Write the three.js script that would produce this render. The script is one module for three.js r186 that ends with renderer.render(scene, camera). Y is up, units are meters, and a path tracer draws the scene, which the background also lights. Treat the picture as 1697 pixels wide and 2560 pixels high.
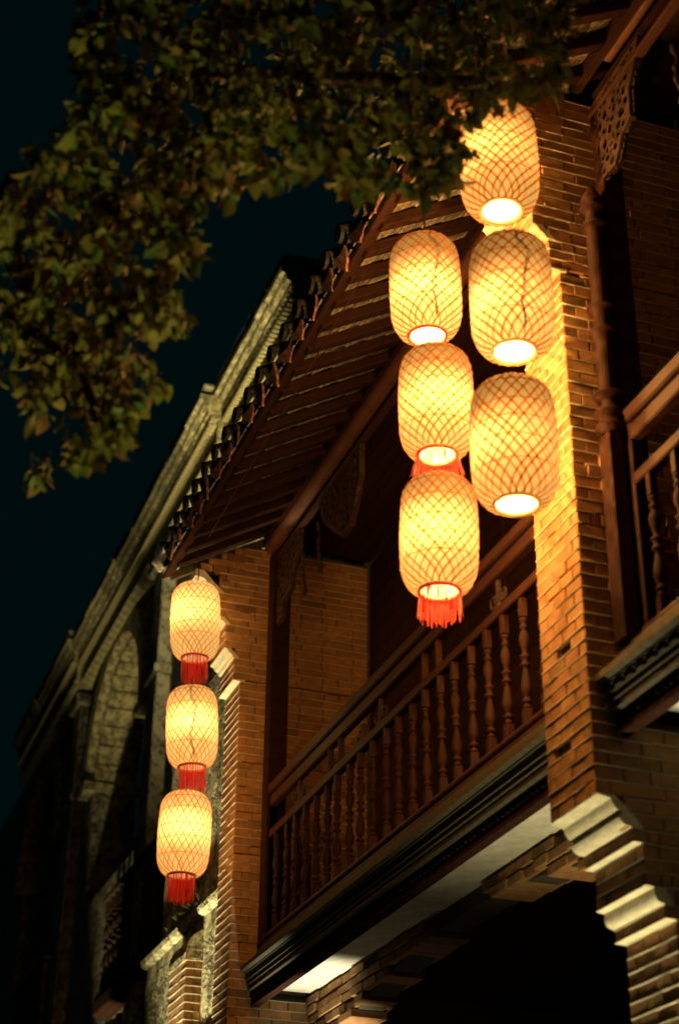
import * as THREE from 'three';
import { mergeGeometries } from 'three/addons/utils/BufferGeometryUtils.js';

// ---------------------------------------------------------------- camera, sky, moon, exposure
const scene = new THREE.Scene();
const camera = new THREE.PerspectiveCamera(34.257, 678 / 1024, 0.1, 400);
camera.position.set(0, 1.6, 2.5);
const RIGHT = new THREE.Vector3(0.33715, 0.00836, -0.94141), UP = new THREE.Vector3(0.45456, 0.87423, 0.17055), BACK = new THREE.Vector3(0.82444, -0.48543, 0.29095);
camera.quaternion.setFromRotationMatrix(new THREE.Matrix4().makeBasis(RIGHT, UP, BACK));
camera.focus = 8.0; camera.userData.fStop = 1.75;
const renderer = new THREE.WebGLRenderer();
renderer.toneMapping = THREE.LinearToneMapping;
renderer.toneMappingExposure = 1;
renderer.shadowMap.enabled = true;

const skyData = new Float32Array(64 * 32 * 4);
for (let i = 0; i < 64 * 32; i++) skyData.set([0.0004, 0.0037, 0.0042, 1], i * 4);
const sky = new THREE.DataTexture(skyData, 64, 32, THREE.RGBAFormat, THREE.FloatType);
sky.mapping = THREE.EquirectangularReflectionMapping; sky.magFilter = THREE.LinearFilter; sky.needsUpdate = true;
scene.background = sky; scene.environment = sky;
const moon = new THREE.DirectionalLight(0xbfe6ff, 0.004);
moon.position.set(8, 20, 14); moon.castShadow = true; scene.add(moon, moon.target);

const LANTERN_LIGHT = new THREE.Color().setRGB(1, 0.45, 0.105);
const FLOOD_LIGHT = new THREE.Color().setRGB(1, 0.84, 0.42);
const WHITE_LIGHT = new THREE.Color().setRGB(1, 0.9, 0.62);

// ---------------------------------------------------------------- helpers
Object.defineProperty(THREE.BufferGeometry.prototype, 'ni', { value: function () { return this.index ? this.toNonIndexed() : this; } });
let seed = 7;
function rnd() { seed = (seed + 0x6d2b79f5) | 0; let t = Math.imul(seed ^ (seed >>> 15), 1 | seed); t = (t + Math.imul(t ^ (t >>> 7), 61 | t)) ^ t; return ((t ^ (t >>> 14)) >>> 0) / 4294967296; }
const rr = (a, b) => a + (b - a) * rnd();
const V = (x, y, z) => new THREE.Vector3(x, y, z);
const used = {};
function numbered(n) { used[n] = (used[n] ?? -1) + 1; return used[n] ? n + '_' + String(used[n]).padStart(3, '0') : n; }
function tag(o, label, category, group, kind) { if (label) o.userData.label = label; if (category) o.userData.category = category; if (group) o.userData.group = group; if (kind) o.userData.kind = kind; return o; }
function thing(name, label, category, pos = [0, 0, 0], group) { const o = new THREE.Group(); o.name = numbered(name); o.position.set(...pos); scene.add(o); return tag(o, label, category, group); }
function part(name, geo, mat, parent, kind) {
  const m = new THREE.Mesh(Array.isArray(geo) ? mergeGeometries(geo) : geo, mat); m.name = name; m.castShadow = m.receiveShadow = true;
  if (kind) m.userData.kind = kind; parent.add(m); return m;
}
const EYE = V(0, 1.6, 2.5);   // where the photograph was taken from
function at(px, py, depth) {   // a point of the place seen at a pixel of the 1568-wide photograph, so many metres along the view axis
  const k = 1697 / 1568, f = 4153.39, x = (px * k - 848.5) / f * depth, y = -(py * k - 1280) / f * depth;
  return EYE.clone().addScaledVector(RIGHT, x).addScaledVector(UP, y).addScaledVector(BACK, -depth);
}
// triangles -> flat shaded geometry with uv in metres
function fromTris(tris, uvOff = [0, 0]) {
  const pos = new Float32Array(tris.length * 9), uv = new Float32Array(tris.length * 6); const n = V(), e1 = V(), e2 = V();
  tris.forEach((t, i) => {
    n.crossVectors(e1.subVectors(t[1], t[0]), e2.subVectors(t[2], t[0]));
    const ax = Math.abs(n.x), ay = Math.abs(n.y), az = Math.abs(n.z);
    t.forEach((v, j) => {
      pos.set([v.x, v.y, v.z], i * 9 + j * 3);
      const a = ax > ay && ax > az ? [v.z, v.y] : ay > az ? [v.x, v.z] : [v.x, v.y];
      uv.set([a[0] + uvOff[0], a[1] + uvOff[1]], i * 6 + j * 2);
    });
  });
  const g = new THREE.BufferGeometry();
  g.setAttribute('position', new THREE.BufferAttribute(pos, 3)); g.setAttribute('uv', new THREE.BufferAttribute(uv, 2)); g.computeVertexNormals();
  return g;
}
function chamferBox(w, h, d, c = 0.003, jitter = 0, uvOff = [0, 0]) {
  c = Math.min(c, w * 0.45, h * 0.45, d * 0.45); const a = [w / 2, h / 2, d / 2], P = {}, tris = [];
  for (const sx of [-1, 1]) for (const sy of [-1, 1]) for (const sz of [-1, 1]) {
    const s = [sx, sy, sz], j = [rr(-jitter, jitter), rr(-jitter, jitter), rr(-jitter, jitter)];
    for (let k = 0; k < 3; k++) P['' + s + k] = V(...[0, 1, 2].map((i) => s[i] * (i === k ? a[i] : a[i] - c) + j[i]));
  }
  const add = (...q) => { const ctr = q.reduce((s, v) => s.add(v), V()); for (let i = 2; i < q.length; i++) { const t = [q[0], q[i - 1], q[i]]; const n = V().crossVectors(V().subVectors(t[1], t[0]), V().subVectors(t[2], t[0])); tris.push(n.dot(ctr) < 0 ? [t[0], t[2], t[1]] : t); } };
  for (let k = 0; k < 3; k++) for (const s of [-1, 1]) {
    const i = (k + 1) % 3, j = (k + 2) % 3, pt = (u, v) => { const q = []; q[k] = s; q[i] = u; q[j] = v; return P['' + q + k]; };
    add(pt(-1, -1), pt(1, -1), pt(1, 1), pt(-1, 1));
  }
  for (let k = 0; k < 3; k++) { const i = (k + 1) % 3, j = (k + 2) % 3; for (const u of [-1, 1]) for (const v of [-1, 1]) { const A = [], B = []; A[k] = -1; B[k] = 1; A[i] = B[i] = u; A[j] = B[j] = v; add(P['' + A + i], P['' + B + i], P['' + B + j], P['' + A + j]); } }
  for (const sx of [-1, 1]) for (const sy of [-1, 1]) for (const sz of [-1, 1]) add(P['' + [sx, sy, sz] + 0], P['' + [sx, sy, sz] + 1], P['' + [sx, sy, sz] + 2]);
  return fromTris(tris, uvOff);
}
const bx = (x0, x1, y0, y1, z0, z1, c = 0.004) => chamferBox(x1 - x0, y1 - y0, z1 - z0, c, 0, [(x0 + x1) * 1.7, (y0 + z0) * 2.3]).translate((x0 + x1) / 2, (y0 + y1) / 2, (z0 + z1) / 2);
function prismX(pts, x0, x1) {   // pts [z, y] swept along x
  const s = new THREE.Shape(pts.map(([z, y]) => new THREE.Vector2(-z, y)));
  return new THREE.ExtrudeGeometry(s, { depth: x1 - x0, bevelEnabled: false }).rotateY(Math.PI / 2).translate(x0, 0, 0).ni();
}
const curve = (a, b, c, n = 5) => Array.from({ length: n + 1 }, (_, i) => { const t = i / n, u = 1 - t; return [u * u * a[0] + 2 * u * t * b[0] + t * t * c[0], u * u * a[1] + 2 * u * t * b[1] + t * t * c[1]]; });
const tube = (pts, r, seg = 12, rad = 5) => new THREE.TubeGeometry(new THREE.CatmullRomCurve3(pts), seg, r, rad, false);

// ---------------------------------------------------------------- textures and materials
function noiseTex(size, octaves, stretch = [1, 1], lo = 0.7, hi = 1.1, spots = 0) {
  const N = size, val = new Float32Array(N * N);
  for (const [cells, amp] of octaves) {
    const cx = Math.max(1, Math.round(cells * stretch[0])), cy = Math.max(1, Math.round(cells * stretch[1])), g = Float32Array.from({ length: cx * cy }, rnd);
    for (let y = 0; y < N; y++) for (let x = 0; x < N; x++) {
      const fx = x / N * cx, fy = y / N * cy, ix = Math.floor(fx), iy = Math.floor(fy), sx = fx - ix, sy = fy - iy, u = sx * sx * (3 - 2 * sx), v = sy * sy * (3 - 2 * sy);
      const q = (i, j) => g[((iy + j) % cy) * cx + (ix + i) % cx];
      val[y * N + x] += amp * ((q(0, 0) * (1 - u) + q(1, 0) * u) * (1 - v) + (q(0, 1) * (1 - u) + q(1, 1) * u) * v - 0.5);
    }
  }
  const d = new Uint8Array(N * N * 4);
  for (let i = 0; i < N * N; i++) {
    let v = Math.min(1, Math.max(0, 0.5 + val[i])); v = lo + (hi - lo) * v; if (spots && rnd() < spots) v *= 0.55;
    const b = Math.max(0, Math.min(255, v * 200)); d.set([b, b, b, 255], i * 4);
  }
  const t = new THREE.DataTexture(d, N, N); t.wrapS = t.wrapT = THREE.RepeatWrapping; t.magFilter = THREE.LinearFilter; t.needsUpdate = true; return t;
}
const rep = (t, x, y) => { const c = t.clone(); c.repeat.set(x, y); c.needsUpdate = true; return c; };
const TX = {
  brick: noiseTex(256, [[5, 0.6], [17, 0.4], [60, 0.3]], [1, 1], 0.62, 1.2, 0.015),
  plaster: noiseTex(256, [[4, 0.6], [13, 0.4], [50, 0.25]], [1, 1], 0.7, 1.2, 0.004),
  wood: noiseTex(256, [[5, 0.5], [24, 0.5], [70, 0.35]], [0.18, 1], 0.6, 1.25),
  rough: noiseTex(256, [[5, 0.8], [12, 0.9], [33, 0.8], [80, 0.5]], [1, 1], 0.25, 1.4, 0.01),
  leaf: noiseTex(128, [[4, 0.7], [16, 0.5]], [1, 1], 0.6, 1.25),
};
function mat(rgb, tex, sc, rough = 0.85, extra = {}) {
  const m = new THREE.MeshPhysicalMaterial({ roughness: rough, ...extra }); m.color.setRGB(...rgb.map((v) => v / 0.78));
  if (tex) { m.map = rep(TX[tex], ...(Array.isArray(sc) ? sc : [sc, sc])); m.bumpMap = m.map; m.bumpScale = extra.bumpScale ?? 0.002; } else m.color.setRGB(...rgb);
  return m;
}
const TONES = [0.36, 0.6, 0.8, 0.92, 1.0, 1.06, 1.12, 1.2];
const M = {
  bricks: TONES.map((k, i) => mat([0.38 * k, (0.184 + 0.014 * (i % 3)) * k, (0.07 + 0.01 * (i % 2)) * k], 'brick', 6 + i * 0.3, 0.9, { bumpScale: 0.0012 })),
  brickTint: mat([0.38, 0.198, 0.075], 'brick', 6.5, 0.9, { vertexColors: true, bumpScale: 0.0012 }),
  mortar: mat([0.62, 0.58, 0.46], 'plaster', 6, 0.95),
  core: mat([0.09, 0.078, 0.06], 'plaster', 5, 0.95),
  cream: mat([0.66, 0.605, 0.45], 'plaster', 6, 0.92, { bumpScale: 0.005 }),
  redWood: mat([0.055, 0.02, 0.0125], 'wood', [2, 14], 0.65, { specularIntensity: 0.5 }),
  redWoodTall: mat([0.042, 0.0155, 0.01], 'wood', [14, 2], 0.7, { specularIntensity: 0.4 }),
  darkWood: mat([0.036, 0.0155, 0.01], 'wood', [2, 12], 0.95, { specularIntensity: 0.15 }),
  purlinWood: mat([0.13, 0.05, 0.03], 'wood', [2, 14], 0.7),
  blackWood: mat([0.036, 0.0155, 0.01], 'wood', [3, 8], 0.95, { specularIntensity: 0.1 }),
  greyWood: mat([0.075, 0.062, 0.036], 'wood', [2, 14], 0.7),
  carved: mat([0.06, 0.028, 0.016], 'rough', 6, 0.7),
  soffit: mat([0.76, 0.73, 0.62], 'plaster', 2, 0.95),
  tile: [0.75, 0.9, 1, 1.15].map((k) => mat([0.36 * k, 0.31 * k, 0.225 * k], 'rough', 5, 0.9)),
  drip: [0.7, 1.0, 1.4].map((k) => mat([0.23 * k, 0.1 * k, 0.06 * k], 'rough', 7, 0.85)),
  roofTop: mat([0.05, 0.05, 0.05], 'rough', 4, 0.9),
  stucco: mat([0.46, 0.43, 0.28], 'rough', 2.2, 0.95, { bumpScale: 0.02 }),
  stuccoDark: mat([0.3, 0.27, 0.18], 'rough', 1.4, 0.95, { bumpScale: 0.02 }),
  facade: mat([0.28, 0.25, 0.165], 'rough', 1.2, 0.95, { bumpScale: 0.01 }),
  corniceTones: [0.6, 0.85, 1.1].map((k) => mat([0.45 * k, 0.39 * k, 0.2 * k], 'rough', 3.2, 0.95, { bumpScale: 0.01 })),
  cornice: mat([0.45, 0.39, 0.19], 'rough', 3.2, 0.95, { bumpScale: 0.008 }),
  metal: mat([0.05, 0.05, 0.05], null, 1, 0.4, { metalness: 0.7 }),
  cord: mat([0.012, 0.01, 0.01], null, 1, 0.6),
  wire: mat([0.08, 0.016, 0.01], null, 1, 0.6),
  paper: new THREE.MeshPhysicalMaterial({ color: new THREE.Color().setRGB(0.078, 0.089, 0.08), roughness: 0.98, transmission: 0.72, thickness: 0, side: THREE.DoubleSide, emissive: new THREE.Color().setRGB(1, 0.42, 0.06), emissiveIntensity: 0.12, specularIntensity: 0.1 }),
  diffuser: new THREE.MeshPhysicalMaterial({ color: new THREE.Color().setRGB(0.8, 0.85, 0.9), roughness: 0.98, transmission: 0.75, thickness: 0, side: THREE.DoubleSide, specularIntensity: 0.1 }),
  brightenedPaper: new THREE.MeshPhysicalMaterial({ color: new THREE.Color().setRGB(0.58, 0.66, 0.58), roughness: 0.98, transmission: 0.88, thickness: 0, side: THREE.DoubleSide, emissive: new THREE.Color().setRGB(1, 0.42, 0.06), emissiveIntensity: 0.15, specularIntensity: 0.1 }),  // copy of the paper, lightened so shades with weaker lamps look as bright
  bamboo: new THREE.MeshPhysicalMaterial({ color: new THREE.Color().setRGB(0.17, 0.056, 0.006), roughness: 0.95, transmission: 0.35, thickness: 0, side: THREE.DoubleSide, specularIntensity: 0.2 }),
  brightenedBamboo: new THREE.MeshPhysicalMaterial({ color: new THREE.Color().setRGB(0.6, 0.21, 0.026), roughness: 0.95, transmission: 0.6, thickness: 0, side: THREE.DoubleSide, specularIntensity: 0.2 }),  // copy of the bamboo, its colour raised to make up for weaker lamps
  rim: new THREE.MeshPhysicalMaterial({ color: new THREE.Color().setRGB(0.75, 0.5, 0.2), roughness: 0.9, transmission: 0.3, thickness: 0, side: THREE.DoubleSide }),
  red: new THREE.MeshPhysicalMaterial({ color: new THREE.Color().setRGB(0.92, 0.03, 0.022), roughness: 0.9, transmission: 0.55, thickness: 0, side: THREE.DoubleSide }),
  bulb: new THREE.MeshPhysicalMaterial({ color: 0xffffff, roughness: 0.5, emissive: new THREE.Color().setRGB(1, 0.75, 0.35), emissiveIntensity: 14 }),
  floodGlow: new THREE.MeshPhysicalMaterial({ color: 0xffffff, roughness: 0.4, emissive: new THREE.Color().setRGB(1, 0.85, 0.5), emissiveIntensity: 20 }),
  street: mat([0.05, 0.05, 0.048], 'rough', 0.7, 0.8),
  bark: mat([0.05, 0.04, 0.03], 'rough', [3, 1], 0.95, { bumpScale: 0.01 }),
};
const leafMat = (r, g, b) => { const m = new THREE.MeshPhysicalMaterial({ roughness: 0.7, transmission: 0.3, thickness: 0, side: THREE.DoubleSide, specularIntensity: 0.5 }); m.color.setRGB(r, g, b); return m; };
M.leaves = [leafMat(0.085, 0.1, 0.018), leafMat(0.05, 0.085, 0.018), leafMat(0.1, 0.096, 0.018), leafMat(0.105, 0.076, 0.02), leafMat(0.04, 0.072, 0.02), leafMat(0.12, 0.055, 0.024)];
M.leafTint = leafMat(1, 1, 1); M.leafTint.vertexColors = true;
M.weed = leafMat(0.06, 0.09, 0.02);

// ---------------------------------------------------------------- bricks
const brickGeo = {};
function brickShape(w, h, d) {
  const key = [w, h, d].map((v) => Math.round(v * 200)).join('_'); const set = (brickGeo[key] ??= []);
  if (set.length < 3) set.push(chamferBox(w, h, d, 0.003, 0.001, [rnd() * 3, rnd() * 3]));
  return set[Math.floor(rnd() * set.length)];
}
class Bricks {   // collects bricks of one thing: the 295 that show largest become parts, the rest one part of stuff
  constructor(parent, most = 295) { this.list = []; this.parent = parent; this.most = most; this.joints = []; }
  add(cx, cy, cz, w, h, d, see = 1, tone) { this.list.push({ p: V(cx, cy, cz), w, h, d, see, tone }); }
  // a course of bricks on a face; axis 'z': face at z = f looking to +z, u runs in x; axis 'x': face at x = f looking to +x, u runs in z
  course(axis, f, u0, u1, y, h, lens, depth, see = 1, skip) {
    let u = u0, i = 0; const gap = 0.0045;
    while (u < u1 - 0.012) {
      let L = lens[i++ % lens.length] * rr(0.92, 1.08); if (u + L > u1 - 0.035) L = u1 - u;
      const mid = u + L / 2, proud = rr(-0.0025, 0.001);
      if (!(skip && skip(mid, y))) {
        const w = L - gap, hh = h - gap;
        if (axis === 'z') this.add(mid, y + h / 2, f - depth / 2 + proud, w, hh, depth, see); else this.add(f - depth / 2 + proud, y + h / 2, mid, depth, hh, w, see);
      }
      u += L;
    }
  }
  joint(axis, f, u0, u1, y, lift = 0.0022, h = 0.0055) {
    for (let u = u0; u < u1 - 0.004;) {
      const L = Math.min(u1 - u, rr(0.05, 0.16)), yy = y + rr(-0.0012, 0.0012), hh = h * rr(0.7, 1.15), up = lift * rr(0.5, 1.25);
      if (rnd() > 0.06) this.joints.push(axis === 'z' ? bx(u, u + L, yy - hh / 2, yy + hh / 2, f - 0.012, f + up, 0.001) : bx(f - 0.012, f + up, yy - hh / 2, yy + hh / 2, u, u + L, 0.001));
      u += L;
    }
  }
  done() {
    const cam = EYE; this.list.forEach((b) => { b.size = b.see / b.p.distanceTo(cam) ** 2; const q = 0.5 + 0.28 * Math.sin(b.p.y * 5.1 + b.p.x * 3.3 + b.p.z * 7) * Math.cos(b.p.y * 2.3 - b.p.z * 9) + 0.22 * Math.sin(b.p.y * 13 + b.p.z * 17 + b.p.x * 11); b.tone ??= Math.max(0, Math.min(7, Math.floor((0.55 * Math.pow(rnd(), 0.7) + 0.5 * q) * 8))); });
    this.list.sort((a, b) => b.size - a.size);
    const rest = [];
    this.list.forEach((b, i) => {
      const turn = new THREE.Euler(rr(-0.006, 0.006), rr(-0.006, 0.006), rr(-0.008, 0.008));
      if (i < this.most) { const m = part('brick', brickShape(b.w, b.h, b.d), M.bricks[b.tone], this.parent); m.position.copy(b.p); m.rotation.copy(turn); } else {
        const g = brickShape(b.w, b.h, b.d).clone().applyMatrix4(new THREE.Matrix4().makeRotationFromEuler(turn).setPosition(b.p)), k = TONES[b.tone];
        g.setAttribute('color', new THREE.BufferAttribute(new Float32Array(g.attributes.position.count * 3).fill(k), 3)); rest.push(g);
      }
    });
    if (rest.length) part('brickwork', rest, M.brickTint, this.parent, 'stuff');
    if (this.joints.length) part('mortar_joints', this.joints, M.mortar, this.parent, 'stuff');
  }
}

// ---------------------------------------------------------------- the ground
tag(part('ground', new THREE.PlaneGeometry(600, 600).rotateX(-Math.PI / 2), M.street, scene), null, null, null, 'structure');
const paveG = bx(-30, 6, 0.004, 0.12, -3, 0.9, 0.01);
tag(part('pavement', paveG, M.street, scene), null, null, null, 'structure');

// ---------------------------------------------------------------- the two brick party walls with their corbelled pillars
const C = 0.0502;
function partyWall(xf, xn, label, damaged, backZ) {
  const t = thing('brick_party_wall', label, 'wall'), B = new Bricks(t), w = xn - xf, see = (v) => v;
  // bands of the profile from below: y0, y1, front z, back z of a moulding (null where the front is brick)
  const bands = [[2.45, 3.033, -0.255], [3.0365, 3.078, -0.219], [3.0785, 3.1365, null, -0.225], [3.137, 3.271, -0.158], [3.2755, 3.319, -0.125], [3.3195, 3.4215, null, -0.1], [3.422, 5.525, 0], [5.536, 5.67, 0.042], [5.6705, 5.7295, null, 0.038], [5.73, 5.884, 0.105], [5.8845, 5.9295, null, 0.1], [5.93, 6.09, 0.155], [6.0905, 6.225, null, 0.152], [6.2255, 6.42, null, 0.0]];
  for (const [y0, y1, zf, zm] of bands) {
    const n = Math.max(1, Math.round((y1 - y0) / C)), h = (y1 - y0) / n;
    for (let i = 0; i < n; i++) {
      const y = y0 + i * h, odd = i % 2; let zb = zm;
      if (zf !== undefined && zf !== null) {
        const hole = (u, yy) => damaged && ((yy > 3.575 && yy < 3.625 && u > -4.84 && u < -4.73) || (yy > 3.95 && yy < 3.985 && u < -4.63 && u > -4.78));
        B.course('z', zf, xf, xn, y, h, odd ? [w * 0.36, w * 0.30, w * 0.34] : [w * 0.18, w * 0.35, w * 0.30, w * 0.17], odd ? 0.105 : 0.055, 1.3, hole);
        B.joint('z', zf, xf + 0.004, xn - 0.003, y + h);
        zb = zf - (odd ? 0.105 : 0.055);
      }
      const front = y > 6.2 ? Math.min(0.28, 0.03 - (y + h - 6.44) / 0.5847) : zb, floor = y > 3.64 && y < 3.95;
      B.course('x', xn, floor ? -0.16 : backZ, front, y, h, i % 2 ? [0.19, 0.1, 0.14] : [0.1, 0.19, 0.17], 0.055, y > 3.42 ? 1 : 0.35);
      B.joint('x', xn, floor ? -0.16 : backZ, (zf ?? zb) - 0.003, y + h, y > 3.42 ? 0.0008 : -0.002, 0.0045);
      if (y > 5.5) B.course('x', xf + 0.055, -0.15, front, y, h, [0.12], 0.055, 0.01);
    }
  }
  B.done();
  const core = [bx(xf + 0.02, xn - 0.02, 0, 3.04, backZ + 0.01, -0.275), bx(xf + 0.02, xn - 0.02, 3.04, 3.42, backZ + 0.011, -0.235), bx(xf + 0.02, xn - 0.02, 3.42, 6.45, backZ + 0.012, -0.024), bx(xf + 0.02, xn - 0.02, 5.74, 6.16, -0.02, 0.085)];
  part('core', core, M.core, t, 'stuff');
  part('rear_wall', bx(xf + 0.02, xn - 0.02, 0, 6.9, -3.25, backZ + 0.008), M.core, t);
  const x0 = xf - 0.003, x1 = xn + 0.003, mould = (pts) => part('moulding', prismX(pts, x0, x1), M.cream, t);
  mould([[-0.003, 3.4215], [-0.049, 3.412], ...curve([-0.052, 3.409], [-0.058, 3.378], [-0.088, 3.368]), [-0.088, 3.358], [-0.076, 3.354], ...curve([-0.076, 3.35], [-0.084, 3.326], [-0.116, 3.3235]), [-0.128, 3.3195], [-0.165, 3.3195], [-0.125, 3.37], [-0.07, 3.4215]]);
  mould([[-0.122, 3.2752], [-0.157, 3.2735], [-0.157, 3.2715], [-0.2, 3.2715], [-0.2, 3.2752]]);
  mould([[-0.155, 3.1365], [-0.1875, 3.131], [-0.185, 3.118], ...curve([-0.185, 3.112], [-0.186, 3.084], [-0.2145, 3.082]), [-0.2165, 3.0785], [-0.25, 3.0785], [-0.225, 3.1365]]);
  mould([[-0.216, 3.0362], [-0.252, 3.0345], [-0.252, 3.0335], [-0.3, 3.0335], [-0.3, 3.0362]]);
  mould([[-0.03, 5.5355], [-0.03, 5.5255], [0.002, 5.5255], [0.045, 5.5285], [0.045, 5.5355]]);
  mould([[0.01, 5.6705], [0.044, 5.6705], ...curve([0.052, 5.674], [0.056, 5.696], [0.074, 5.699]), [0.077, 5.705], ...curve([0.08, 5.707], [0.088, 5.726], [0.108, 5.7295]), [0.065, 5.7295]]);
  mould([[0.07, 5.8845], [0.107, 5.8845], ...curve([0.113, 5.888], [0.12, 5.906], [0.138, 5.908]), ...curve([0.141, 5.912], [0.146, 5.926], [0.158, 5.9295]), [0.115, 5.9295]]);
  mould([[0.12, 6.0905], [0.157, 6.0905], ...curve([0.17, 6.095], [0.18, 6.13], [0.225, 6.135]), ...curve([0.23, 6.14], [0.24, 6.17], [0.285, 6.175]), [0.31, 6.178], [0.31, 6.225], [0.255, 6.225], [0.2, 6.16]]);
  return t;
}
const RX0 = -4.905, RX1 = -4.568, LX0 = -9.137, LX1 = -8.834;
partyWall(RX0, RX1, 'tall brick pillar with stepped cream corbel behind the two right lantern strings, missing bricks', true, -0.81);
partyWall(LX0, LX1, 'far brick pillar with narrow lit front beside the left string of three lanterns', false, -0.81);

// ---------------------------------------------------------------- timber balconies
function balusterGeo() {
  const h = 0.56, P = [];
  const add = (r, y) => P.push(new THREE.Vector2(r, y));
  add(0.014, 0.075); add(0.021, 0.079); add(0.023, 0.086); add(0.014, 0.094); add(0.015, 0.098); add(0.024, 0.104); add(0.025, 0.112); add(0.017, 0.12);
  for (let i = 0; i <= 8; i++) { const t = i / 8; add(0.0115 + 0.0165 * Math.pow(Math.sin(Math.PI * Math.pow(t, 0.6)), 1.2), 0.125 + 0.125 * t); }
  add(0.024, 0.256); add(0.026, 0.264); add(0.016, 0.272); add(0.016, 0.288); add(0.024, 0.294); add(0.026, 0.302); add(0.015, 0.31);
  for (let i = 0; i <= 8; i++) { const t = i / 8; add(0.013 + 0.014 * Math.pow(Math.sin(Math.PI * Math.pow(t, 1.3)), 1.1), 0.315 + 0.1 * t); }
  add(0.022, 0.42); add(0.023, 0.427); add(0.015, 0.434); add(0.015, 0.448); add(0.022, 0.454); add(0.022, 0.462); add(0.014, 0.47);
  return { turned: new THREE.LatheGeometry(P, 12), block: [bx(-0.021, 0.021, 0, 0.076, -0.021, 0.021, 0.003), bx(-0.019, 0.019, 0.47, h, -0.019, 0.019, 0.003)] };
}
const BG = balusterGeo();
const turnedGeo = mergeGeometries([BG.turned.ni(), ...BG.block]);
function scroll(w, h, holes, pts, depth = 0.028, r0 = 0.012, r1 = 0.026) {   // an openwork carved panel: outline pts with pierced holes and raised curls
  const s = new THREE.Shape(pts.map(([x, y]) => new THREE.Vector2(x, y))); const inside = (x, y) => { let c = false; for (let i = 0, j = pts.length - 1; i < pts.length; j = i++) if ((pts[i][1] > y) !== (pts[j][1] > y) && x < (pts[j][0] - pts[i][0]) * (y - pts[i][1]) / (pts[j][1] - pts[i][1]) + pts[i][0]) c = !c; return c; };
  const put = [], extra = [];
  for (let k = 0; k < holes * 60 && put.length < holes; k++) {
    const x = rr(w[0], w[1]), y = rr(h[0], h[1]), r = rr(r0, r1) * (k > holes * 20 ? 0.6 : 1);
    if (!inside(x, y) || ![0, 1, 2, 3, 4, 5, 6, 7].every((i) => inside(x + Math.cos(i * 0.785) * (r + 0.007), y + Math.sin(i * 0.785) * (r + 0.007)))) continue;
    if (put.some((p) => Math.hypot(p[0] - x, p[1] - y) < p[2] + r + 0.004)) continue;
    put.push([x, y, r]); const hole = new THREE.Path(); const el = rr(0.6, 1), a0 = rr(0, 3); hole.absellipse(x, y, r, r * el, 0, Math.PI * 2, true, a0); s.holes.push(hole);
    if (put.length % 2) extra.push(new THREE.TorusGeometry(r + 0.006, 0.0045, 4, 9, rr(3, 6)).translate(x, y, depth));
  }
  for (let i = 0; i < pts.length; i++) { const a = pts[i], b = pts[(i + 1) % pts.length], n = Math.floor(Math.hypot(b[0] - a[0], b[1] - a[1]) / 0.03); if (holes > 10 && a[1] < h[1] - 0.02) for (let k = 1; k <= n; k++) { const u = k / (n + 1); extra.push(new THREE.TorusGeometry(0.014, 0.0055, 5, 9, rr(3.5, 5.5)).rotateZ(rr(0, 6)).translate(a[0] + (b[0] - a[0]) * u, a[1] + (b[1] - a[1]) * u, depth * 0.5)); } }
  return mergeGeometries([new THREE.ExtrudeGeometry(s, { depth, bevelEnabled: true, bevelSize: 0.003, bevelThickness: 0.003, bevelSegments: 1, curveSegments: 6 }), ...extra.map((g) => g.ni())]);
}
const lotusGeo = (() => {
  const g = []; for (let i = -3; i <= 3; i++) g.push(new THREE.SphereGeometry(1, 7, 5).scale(0.014, 0.04, 0.012).translate(0, 0.034, 0).rotateZ(i * 0.42).translate(0, 0.02, Math.abs(i) * -0.003).ni());
  g.push(bx(-0.03, 0.03, -0.002, 0.02, -0.014, 0.014, 0.004), new THREE.TorusGeometry(0.026, 0.007, 5, 12).translate(-0.05, 0.05, 0).ni(), new THREE.TorusGeometry(0.026, 0.007, 5, 12).translate(0.05, 0.05, 0).ni(), bx(-0.012, 0.012, 0.07, 0.136, -0.01, 0.01, 0.003));
  return mergeGeometries(g);
})();
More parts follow.
